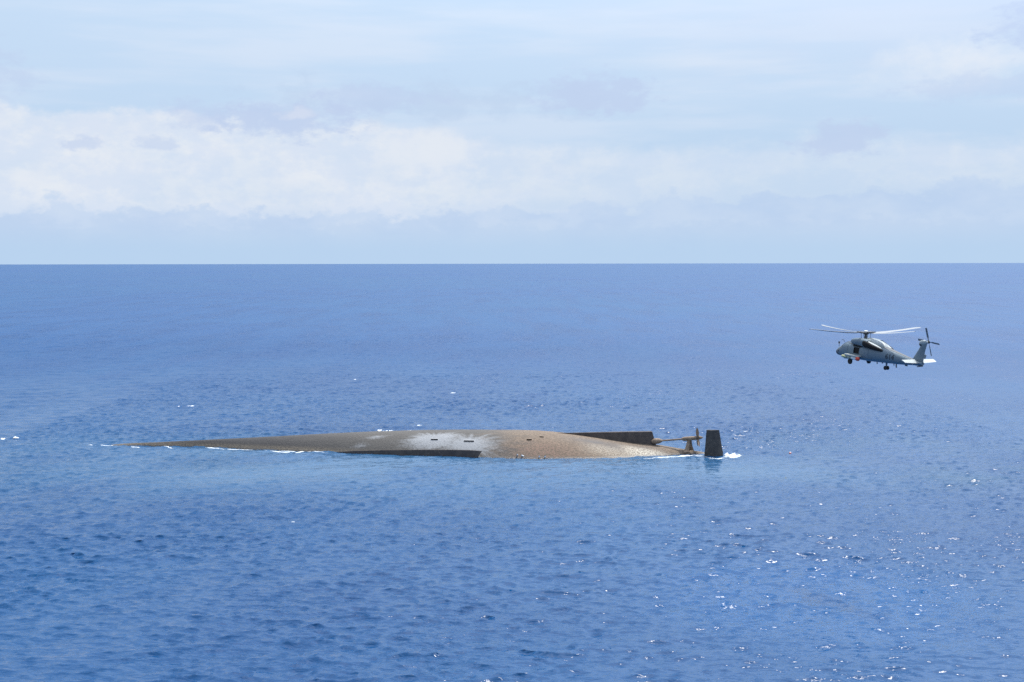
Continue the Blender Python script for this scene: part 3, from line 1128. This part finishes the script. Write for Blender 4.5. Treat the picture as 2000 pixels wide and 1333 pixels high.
# main rotor
mast = MB().tube([(0, 0, 3.02), (0, 0, 3.2), (0, 0, 3.55), (0, 0, 3.66)], [0.30, 0.17, 0.14, 0.24], 16).build('rotor_mast', M_dk, heli, smooth=True)
MB().tube([(0, 0, 3.02), (0, 0, 3.08)], 0.5, 20).build('swashplate', M_dk, heli)
hubo = MB().tube([(0, 0, 3.62), (0, 0, 3.70), (0, 0, 3.86), (0, 0, 3.92)], [0.26, 0.34, 0.34, 0.22], 18).build('rotor_hub', M_dk, heli, smooth=True)
MB().tube([(0, 0, 3.90), (0, 0, 4.02), (0, 0, 4.05)], [0.24, 0.24, 0.16], 18).build('hub_cap', M_white, hubo, smooth=True)
tilt = Matrix.Rotation(R(4.0), 3, 'Y')
for k in range(4):
    a = R(3.0 + 90 * k)
    e = tilt @ Vector((math.cos(a) * math.cos(R(4)), math.sin(a) * math.cos(R(4)), math.sin(R(4))))
    lead = Vector((-math.sin(a), math.cos(a), 0))
    up = e.cross(lead).normalized()
    base = Vector((0, 0, 3.78))
    # arm, damper and pitch link
    arm = MB().loft([[base + e * r + lead * (w * c_) + up * (h_ * s_) for c_, s_ in ((-1, -1), (1, -1), (1, 1), (-1, 1))]
                     for r, w, h_ in ((0.2, 0.16, 0.10), (0.75, 0.15, 0.09), (1.05, 0.10, 0.06), (1.35, 0.16, 0.04))])
    arm.tube([base + e * 0.35 + lead * 0.22 + up * 0.02, base + e * 0.95 + lead * 0.24 + up * 0.02], 0.055, 8)
    arm.build('blade_cuff', M_dk, hubo)
    MB().tube([base + e * 0.55 + lead * 0.24 - up * 0.05, Vector((e.x * 0.45, e.y * 0.45, 3.07)) + lead * 0.24], 0.025, 8).build('pitch_link', M_dk, hubo)
    pit = {0: -1.0, 1: 15.0, 2: 9.0, 3: 9.0}[k]
    rings = []
    for r, ch, tw in ((1.2, 0.36, 6), (1.6, 0.45, 5), (3.0, 0.45, 3), (5.0, 0.45, 0), (7.3, 0.45, -3), (7.7, 0.45, -4), (8.18, 0.32, -4)):
        an = R(pit + tw)
        cd = lead * math.cos(an) + up * math.sin(an)
        nn = cd.cross(e) * -1
        sw = -0.22 * max(0, (r - 7.6) / 0.58)
        p = base + e * r + up * (-0.10 * math.sin((r / 8.18) * math.pi)) + cd * sw
        rings.append([p + cd * (ch * 0.25), p + cd * (ch * 0.12) + nn * 0.035, p - cd * (ch * 0.3) + nn * 0.02, p - cd * (ch * 0.75),
                      p - cd * (ch * 0.3) - nn * 0.012, p + cd * (ch * 0.12) - nn * 0.025])
    MB().loft(rings).build('rotor_blade', M_blade, heli, smooth=True, auto=60)

# tail fin, tail rotor, stabilator


def fin_ring(x0, x1, z, th):
    c = (x0 + x1) / 2
    h_ = (x0 - x1) / 2
    return [Vector((c + h_ * a, th * b, z)) for a, b in ((1, 0), (0.8, 0.6), (0.3, 1), (-0.4, 0.7), (-1, 0.08), (-1, -0.08), (-0.4, -0.7), (0.3, -1), (0.8, -0.6))]


fin = MB().loft([fin_ring(-7.9, -9.95, 1.55, 0.22), fin_ring(-8.35, -9.98, 2.0, 0.19), fin_ring(-9.0, -10.12, 2.9, 0.16),
                 fin_ring(-9.55, -10.35, 3.72, 0.14), fin_ring(-9.68, -10.36, 3.95, 0.10)]).build('tail_fin', M_grey, heli, smooth=True)
MB().box((-10.15, 0, 2.35), (0.3, 0.08, 0.45), Matrix.Rotation(R(-20), 3, 'Y')).build('fin_trailing_panel', M_grey, fin)
TR = Vector((-9.98, -0.45, 3.92))
gb = MB().loft([ellipse_ring(-9.2, 0.0, 3.72, 0.10, 0.14), ellipse_ring(-9.4, 0.0, 3.78, 0.24, 0.26), ellipse_ring(-9.8, -0.04, 3.88, 0.27, 0.28),
                ellipse_ring(-10.2, -0.06, 3.92, 0.20, 0.22), ellipse_ring(-10.35, -0.06, 3.92, 0.08, 0.08)]).build('tail_gearbox', M_litgrey, heli, smooth=True)
MB().tube([(-9.45, 0.05, 3.42), (-9.45, 0.05, 3.66)], [0.10, 0.24], 12).build('gearbox_light', M_dk, gb)
trax = Vector((0, -math.cos(R(20)), math.sin(R(20)))).normalized()
tr = MB().tube([TR - trax * -0.05, TR + trax * 0.12, TR + trax * 0.2], [0.2, 0.2, 0.1], 12).build('tail_rotor', M_dk, heli, smooth=True)
MB().tube([TR - trax * 0.5, TR], 0.11, 10).build('tail_rotor_shaft', M_dk, tr)
t1 = Vector((-1, 0, 0))
t2 = trax.cross(t1).normalized()
if t2.z < 0:
    t2 = -t2
for k in range(4):
    a = R(88 + 90 * k)
    e = t1 * math.cos(a) + t2 * math.sin(a)
    ld = trax.cross(e).normalized()
    rings = []
    for r, ch in ((0.15, 0.10), (0.4, 0.13), (0.6, 0.24), (1.6, 0.24), (1.68, 0.20)):
        an = R(20 - 8 * r / 1.68)
        cd = ld * math.cos(an) + trax * math.sin(an)
        nn = cd.cross(e)
        p = TR + trax * 0.1 + e * r
        rings.append([p + cd * ch * 0.5, p + nn * 0.018, p - cd * ch * 0.5, p - nn * 0.018])
    MB().loft(rings).build('blade', M_trb, tr)

for s in (1, -1):
    rings = []
    for y, ch, xl in ((0.22, 1.05, -8.72), (1.2, 0.92, -8.80), (2.15, 0.74, -8.90), (2.2, 0.66, -8.94)):
        an = R(-17)
        cd = Vector((-math.cos(an), 0, math.sin(an)))
        nn = Vector((math.sin(-an) * 1, 0, math.cos(an)))
        p = Vector((xl, s * y, 1.86))
        rings.append([p, p + cd * ch * 0.12 + nn * 0.05, p + cd * ch * 0.45 + nn * 0.05, p + cd * ch, p + cd * ch * 0.45 - nn * 0.04, p + cd * ch * 0.12 - nn * 0.045])
    MB().loft(rings).build('stabilator', M_litgrey, heli, smooth=True, auto=50)
MB().loft([fin_ring(-8.5, -9.9, 1.20, 0.18), fin_ring(-8.3, -9.95, 1.38, 0.22)]).build('tail_skid_fairing', M_dk, heli)


def wheel(c, rad, wid, parent_name='wheel'):
    c = Vector(c)
    prof = [(-wid / 2, rad * 0.55), (-wid / 2, rad * 0.86), (-wid * 0.36, rad * 0.97), (0, rad), (wid * 0.36, rad * 0.97), (wid / 2, rad * 0.86), (wid / 2, rad * 0.55)]
    n = 24
    rings = [[c + Vector((r * math.cos(2 * math.pi * k / n), y, r * math.sin(2 * math.pi * k / n))) for k in range(n)] for y, r in prof]
    rim = [[c + Vector((r * math.cos(2 * math.pi * k / n), y, r * math.sin(2 * math.pi * k / n))) for k in range(n)] for y, r in
           ((-wid * 0.42, rad * 0.5), (-wid * 0.3, rad * 0.56), (wid * 0.3, rad * 0.56), (wid * 0.42, rad * 0.5))]
    o = MB().loft(rings).build('wheel', M_tyre, heli, smooth=True, auto=50)
    MB().loft(rim).build('rim', M_dk, o, smooth=True)
    return o


for s in (1, -1):
    wheel((0.84, s * 1.37, 0.33), 0.34, 0.24)
    MB().tube([(0.84, s * 1.14, 0.33), (0.84, s * 1.42, 0.33)], 0.06, 8).tube([(0.84, s * 1.16, 0.33), (0.75, s * 1.05, 0.95), (0.7, s * 0.95, 1.3)], [0.07, 0.10, 0.12], 10).tube(
        [(0.84, s * 1.14, 0.36), (1.5, s * 0.95, 0.78)], 0.07, 10).build('landing_gear_strut', M_grey, heli, smooth=True)
for s in (1, -1):
    wheel((-3.99, s * 0.17, 0.20), 0.24, 0.18)
MB().tube([(-3.99, -0.2, 0.2), (-3.99, 0.2, 0.2)], 0.05, 8).tube([(-3.99, 0, 0.2), (-3.97, 0, 0.55), (-3.95, 0, 0.9)], [0.06, 0.10, 0.12], 12).build(
    'tail_gear_strut', M_grey, heli, smooth=True)
for x, h_, l_ in ((-2.3, 0.25, 0.12), (-5.2, 0.2, 0.10), (-5.6, 0.42, 0.18), (-7.2, 0.14, 0.5), (-3.2, 0.12, 0.2)):
    zb = fs(x)[0]
    MB().prism([Vector((x + l_ / 2, -0.02, zb + 0.04)), Vector((x - l_ / 2, -0.02, zb + 0.04)), Vector((x - l_ / 2 - 0.06, -0.015, zb - h_)), Vector((x + l_ * 0.2, -0.015, zb - h_))],
               [Vector((x + l_ / 2, 0.02, zb + 0.04)), Vector((x - l_ / 2, 0.02, zb + 0.04)), Vector((x - l_ / 2 - 0.06, 0.015, zb - h_)), Vector((x + l_ * 0.2, 0.015, zb - h_))]).build(
        'belly_antenna', M_dk, heli)
MB().box((-9.5, 0, 1.16), (0.9, 0.10, 0.10), Matrix.Rotation(R(12), 3, 'Y')).build('tail_bumper', M_dk, heli)


# number 614 on the port side
def make_number():
    cu = bpy.data.curves.new('number', 'FONT')
    cu.body = '614'
    cu.size = 0.80
    cu.space_character = 1.08
    cu.offset = 0.03
    o = bpy.data.objects.new('number_tmp', cu)
    COL.objects.link(o)
    dg = bpy.context.evaluated_depsgraph_get()
    me = bpy.data.meshes.new_from_object(o.evaluated_get(dg))
    bpy.data.objects.remove(o)
    bm = bmesh.new()
    bm.from_mesh(me)
    bmesh.ops.triangulate(bm, faces=bm.faces)
    bmesh.ops.subdivide_edges(bm, edges=bm.edges, cuts=2, use_grid_fill=True)
    w = max(v.co.x for v in bm.verts)
    for v in bm.verts:
        x = -4.62 - v.co.x * 1.0
        z = 1.40 + v.co.y * 1.0
        v.co = Vector((x, side_y(x, z, 0.014), z))
    bm.to_mesh(me)
    bm.free()
    me.name = 'number'
    me.materials.clear()
    me.materials.append(M_num)
    q = bpy.data.objects.new('number_marking', me)
    COL.objects.link(q)
    q.parent = fus


make_number()

# weapon pylon on the port side
MB().loft([[Vector((x, y, z)) for x, z in ((1.35, 1.20), (-0.75, 1.20), (-0.95, 1.10), (-0.6, 1.02), (1.0, 1.02), (1.25, 1.08))]
           for y in (1.05, 1.95)]).build('weapon_pylon', M_litgrey, heli, bevel=0.02)
MB().box((0.2, 1.75, 1.08), (1.5, 0.16, 0.14)).build('bomb_rack', M_dk, heli)

# the torpedo slung under the pylon is a thing of its own
torp = empty('torpedo')
torp.matrix_world = heli.matrix_world @ Matrix.Translation((0.35, 1.78, 0.86))


def turn(prof, mat, name, n=20):
    return MB().loft([[Vector((x, r * math.cos(2 * math.pi * k / n), r * math.sin(2 * math.pi * k / n))) for k in range(n)] for x, r in prof]).build(
        name, mat, torp, smooth=True, auto=50)


turn([(1.55, 0.05), (1.52, 0.12), (1.42, 0.16), (1.2, 0.165), (0.75, 0.165)], M_yel, 'nose_section')
turn([(0.75, 0.163), (-0.35, 0.163)], paint('torpedo green grey', (0.30, 0.34, 0.27), 0.45), 'body')
turn([(-0.35, 0.166), (-0.9, 0.166), (-1.15, 0.13)], M_white, 'tail_section')
turn([(-1.12, 0.14), (-1.18, 0.21), (-1.32, 0.235), (-1.5, 0.22), (-1.58, 0.12), (-1.6, 0.03)], M_red, 'parachute_pack')
for x in (-0.1, 0.5):
    turn([(x + 0.04, 0.175), (x - 0.04, 0.175)], M_dk, 'suspension_band')
tag(torp, 'pale torpedo with red rear cap under the helicopter side pylon', 'torpedo')

# ---------------------------------------------------------------- sea level, foam, birds, floats
dg = bpy.context.evaluated_depsgraph_get()


def sea_z(x, y):
    ok, loc, nrm, _ = sea.ray_cast(Vector((x, y, 20)), Vector((0, 0, -1)))
    return loc.z if ok else 0.0


m_foam, tf, bf = mat_new('sea foam')
tcf = tf.add('ShaderNodeTexCoord').outputs['Object']
nf = tf.noise(tcf, 3.0, 5.0, 0.65)
tf.put(bf.inputs['Base Color'], tf.mix(nf, (0.66, 0.74, 0.78), (0.86, 0.88, 0.89)))
bf.inputs['Roughness'].default_value = 0.7
foam = MB()


def foam_line(pts, w, hgt, jit=0.5, step=0.18):
    """lumpy strand of broken water along photo points on the sea"""
    P = [pw(px, py, z=0.0) for px, py in pts]
    L = [0.0]
    for a, b in zip(P[:-1], P[1:]):
        L.append(L[-1] + (b - a).length)
    n = max(4, int(L[-1] / step))
    rows = []
    ph = [random.uniform(0, 6.3) for _ in range(6)]
    for i in range(n + 1):
        s = L[-1] * i / n
        k = min(len(P) - 2, max(j for j in range(len(P)) if L[j] <= s + 1e-6 and j < len(P) - 1))
        t = (s - L[k]) / max(1e-6, L[k + 1] - L[k])
        c = P[k] + (P[k + 1] - P[k]) * t
        env = min(1, 4 * i / n, 4 * (n - i) / n) if n > 6 else 1
        ww = w * env * (1 + jit * math.sin(s * 1.7 + ph[0]) + 0.6 * jit * math.sin(s * 4.1 + ph[1]) + random.uniform(-0.3, 0.3) * jit)
        ww = max(0.02, ww)
        hh = hgt * env * (0.7 + 0.5 * math.sin(s * 2.3 + ph[2]) + random.uniform(-0.2, 0.3))
        c = c + Vector((0, 0.5 * w * math.sin(s * 0.9 + ph[3]), 0))
        z0 = sea_z(c.x, c.y)
        row = []
        for q, f_ in ((-1, 0.0), (-0.55, 0.75), (0, 1.0), (0.5, 0.7), (1, 0.0)):
            yy = c.y + q * ww
            row.append(Vector((c.x + random.uniform(-0.04, 0.04), yy, z0 - 0.06 + 0.08 * (f_ > 0) + max(0.0, hh) * f_ * random.uniform(0.7, 1.2))))
        rows.append(row)
    m = 5
    fs_ = [(i * m + j, i * m + j + 1, (i + 1) * m + j + 1, (i + 1) * m + j) for i in range(n) for j in range(m - 1)]
    foam.add([v for r_ in rows for v in r_], fs_)


foam_line([(170, 867.8), (180, 869.6), (200, 869.9), (222, 868.6), (232, 867.6)], 0.34, 0.08, 0.3)
foam_line([(255, 871.6), (275, 873.4)], 0.25, 0.05)
foam_line([(315, 872.2), (327, 872.8), (338, 876.4)], 0.25, 0.1, 0.3)
foam_line([(400, 874.5), (420, 875.5), (440, 876.5)], 0.2, 0.05)
foam_line([(440, 876.5), (455, 876.8), (475, 877.2), (495, 878.5)], 0.22, 0.08, 0.3)
foam_line([(515, 878.5), (530, 881.5), (560, 883.2), (600, 882.4), (640, 884.3)], 0.28, 0.05, 0.35)
foam_line([(545, 880.6), (580, 881.4), (620, 883.0)], 0.2, 0.04, 0.3)
foam_line([(1255, 896.4), (1285, 895.0), (1310, 893.4), (1335, 891.8), (1360, 890.2), (1376, 891.8)], 0.22, 0.08, 0.4)
foam_line([(1320, 893), (1350, 891.5), (1372, 892.5)], 0.3, 0.06)
foam_line([(1376, 893.5), (1395, 896.0), (1416, 894.8)], 0.22, 0.08)
foam_line([(1413, 891), (1420, 889.6), (1430, 890.0), (1440, 892.0)], 1.3, 0.55, 0.4)
foam_line([(1412, 893), (1424, 892.4), (1446, 891.6)], 0.9, 0.28, 0.5)
foam_line([(1425, 888), (1440, 888.8), (1450, 890.4)], 0.45, 0.08, 0.6)
for x0, x1, y0, w in ((736, 748, 839.6, 0.7), (746, 757, 840.6, 0.8), (760, 768, 840.2, 0.3), (796, 803, 840.0, 0.35), (815, 824, 831, 0.3), (877, 890, 767, 0.5),
                      (3, 11, 856, 0.35), (24, 38, 855, 0.4), (569, 575, 1019, 0.06), (1366, 1374, 846, 0.3), (690, 696, 741, 0.25), (1452, 1460, 843, 0.3)):
    foam_line([(x0, y0), ((x0 + x1) / 2, y0 + 0.5), (x1, y0 + 0.2)], w, 0.12, 0.8, 0.2)
fo = foam.build('sea_foam', m_foam, None, smooth=True, auto=180)
tag(fo, 'white broken water washing along the wreck and on wave crests', 'foam', kind='stuff')


# seabirds resting on the wreck
def bird_material():
    m, t, b = mat_new('seabird plumage')
    tc = t.add('ShaderNodeTexCoord').outputs['Object']
    x, y, z = t.sep(tc)
    n = t.noise(tc, 14.0, 3.0, 0.6)
    edge = t.m('ADD', t.m('ADD', z, t.m('MULTIPLY', y, 1.1)), t.m('MULTIPLY', n, 0.05))
    c = t.mix(t.ss(edge, 0.38, 0.42), (0.82, 0.83, 0.82), (0.055, 0.048, 0.042))
    t.put(b.inputs['Base Color'], c)
    b.inputs['Roughness'].default_value = 0.8
    return m


M_bird = bird_material()
M_beak = paint('bird beak and feet', (0.45, 0.40, 0.20), 0.5)


def bird_mesh(upright):
    if upright:
        path = [(0, 0.34, 0.10), (0, 0.24, 0.16), (0, 0.12, 0.22), (0, 0.0, 0.32), (0, -0.06, 0.44), (0, -0.08, 0.54), (0, -0.10, 0.62), (0, -0.17, 0.63), (0, -0.25, 0.61)]
    else:
        path = [(0.42, 0.1, 0.16), (0.28, 0.06, 0.18), (0.12, 0.02, 0.20), (-0.06, 0.0, 0.25), (-0.18, -0.02, 0.36), (-0.22, -0.03, 0.46), (-0.25, -0.03, 0.52), (-0.31, -0.03, 0.52), (-0.39, -0.03, 0.50)]
    rad = [0.015, 0.06, 0.115, 0.14, 0.12, 0.075, 0.07, 0.05, 0.012]
    return MB().tube(path, rad, 12)


birds = [(1053.2, 897.2, True, 'left one of the two upright seabirds at the reddish waterline of the wreck', 0),
         (1064.5, 897.8, True, 'right one of the two upright seabirds at the reddish waterline of the wreck', 25),
         (1020.5, 893.3, False, 'dark-backed seabird resting low left of the two upright birds', 10),
         (1010.5, 891.7, False, 'small faint seabird sitting furthest left of the four on the wreck', 60)]


def hull_at(px, py):
    best = None
    X0, D0 = col_to_axis(px)
    for v in np.linspace(0, 12, 600):
        X = X0
        z = float(hull_surf(X, v))
        q = project(np.array([X - v * 0.108, float(axis_d(X)) - v, z]))
        if best is None or abs(q[1] - py) < best[0]:
            best = (abs(q[1] - py), v, z)
    _, v, z = best
    # keep the photo column
    D = float(axis_d(X0)) - v
    return Vector(((px - 1000) / FPX * D * 1.0, D, z))


for px, py, upr, lab, rot in birds:
    p = hull_at(px, py)
    p.z = max(p.z, 0.0) + 0.02
    root = empty('seabird', p)
    root.rotation_euler = (0, 0, R(rot))
    b_ = bird_mesh(upr).build('body', M_bird, root, smooth=True, auto=120)
    for s in (-1, 1):
        MB().tube([(s * 0.05, 0.0, -0.1), (s * 0.05, 0.0, 0.2)], 0.016, 6).build('leg', M_beak, root)
    tag(root, lab, 'seabird', 'seabirds resting on the wreck')

# small floats on the water to the right of the rudder
p = pw(1543, 886.5, z=0.0)
p.z = sea_z(p.x, p.y)
fl = empty('float_ball', p)
n_ = 16
prof = [(-0.24, 0.02), (-0.2, 0.14), (-0.1, 0.22), (0.02, 0.25), (0.14, 0.21), (0.18, 0.18)]
MB().loft([[Vector((r * math.cos(2 * math.pi * k / n_), r * math.sin(2 * math.pi * k / n_), z + 0.12)) for k in range(n_)] for z, r in prof]).build('float_body', M_red, fl, smooth=True, auto=80)
MB().loft([[Vector((r * math.cos(2 * math.pi * k / n_), r * math.sin(2 * math.pi * k / n_), z + 0.12)) for k in range(n_)] for z, r in ((0.178, 0.18), (0.22, 0.13), (0.26, 0.06), (0.32, 0.05), (0.33, 0.01))]).build(
    'float_cap', M_white, fl, smooth=True, auto=80)
tag(fl, 'small red ball float with pale top bobbing right of the rudder', 'buoy')
p = pw(1534, 935.0, z=0.0)
p.z = sea_z(p.x, p.y)
st_ = empty('drifting_float', p)
MB().tube([(0, 0, -0.15), (0, 0, 0.06), (0.01, 0, 0.3), (0.02, 0, 0.42)], [0.06, 0.065, 0.05, 0.025], 10).build('float_stem', M_white, st_, smooth=True)
MB().tube([(0, 0, -0.1), (0, 0, 0.0), (0, 0, 0.05)], [0.08, 0.12, 0.08], 12).build('float_collar', M_yel, st_, smooth=True)
tag(st_, 'small pale upright float in open water nearer than the red ball', 'float')
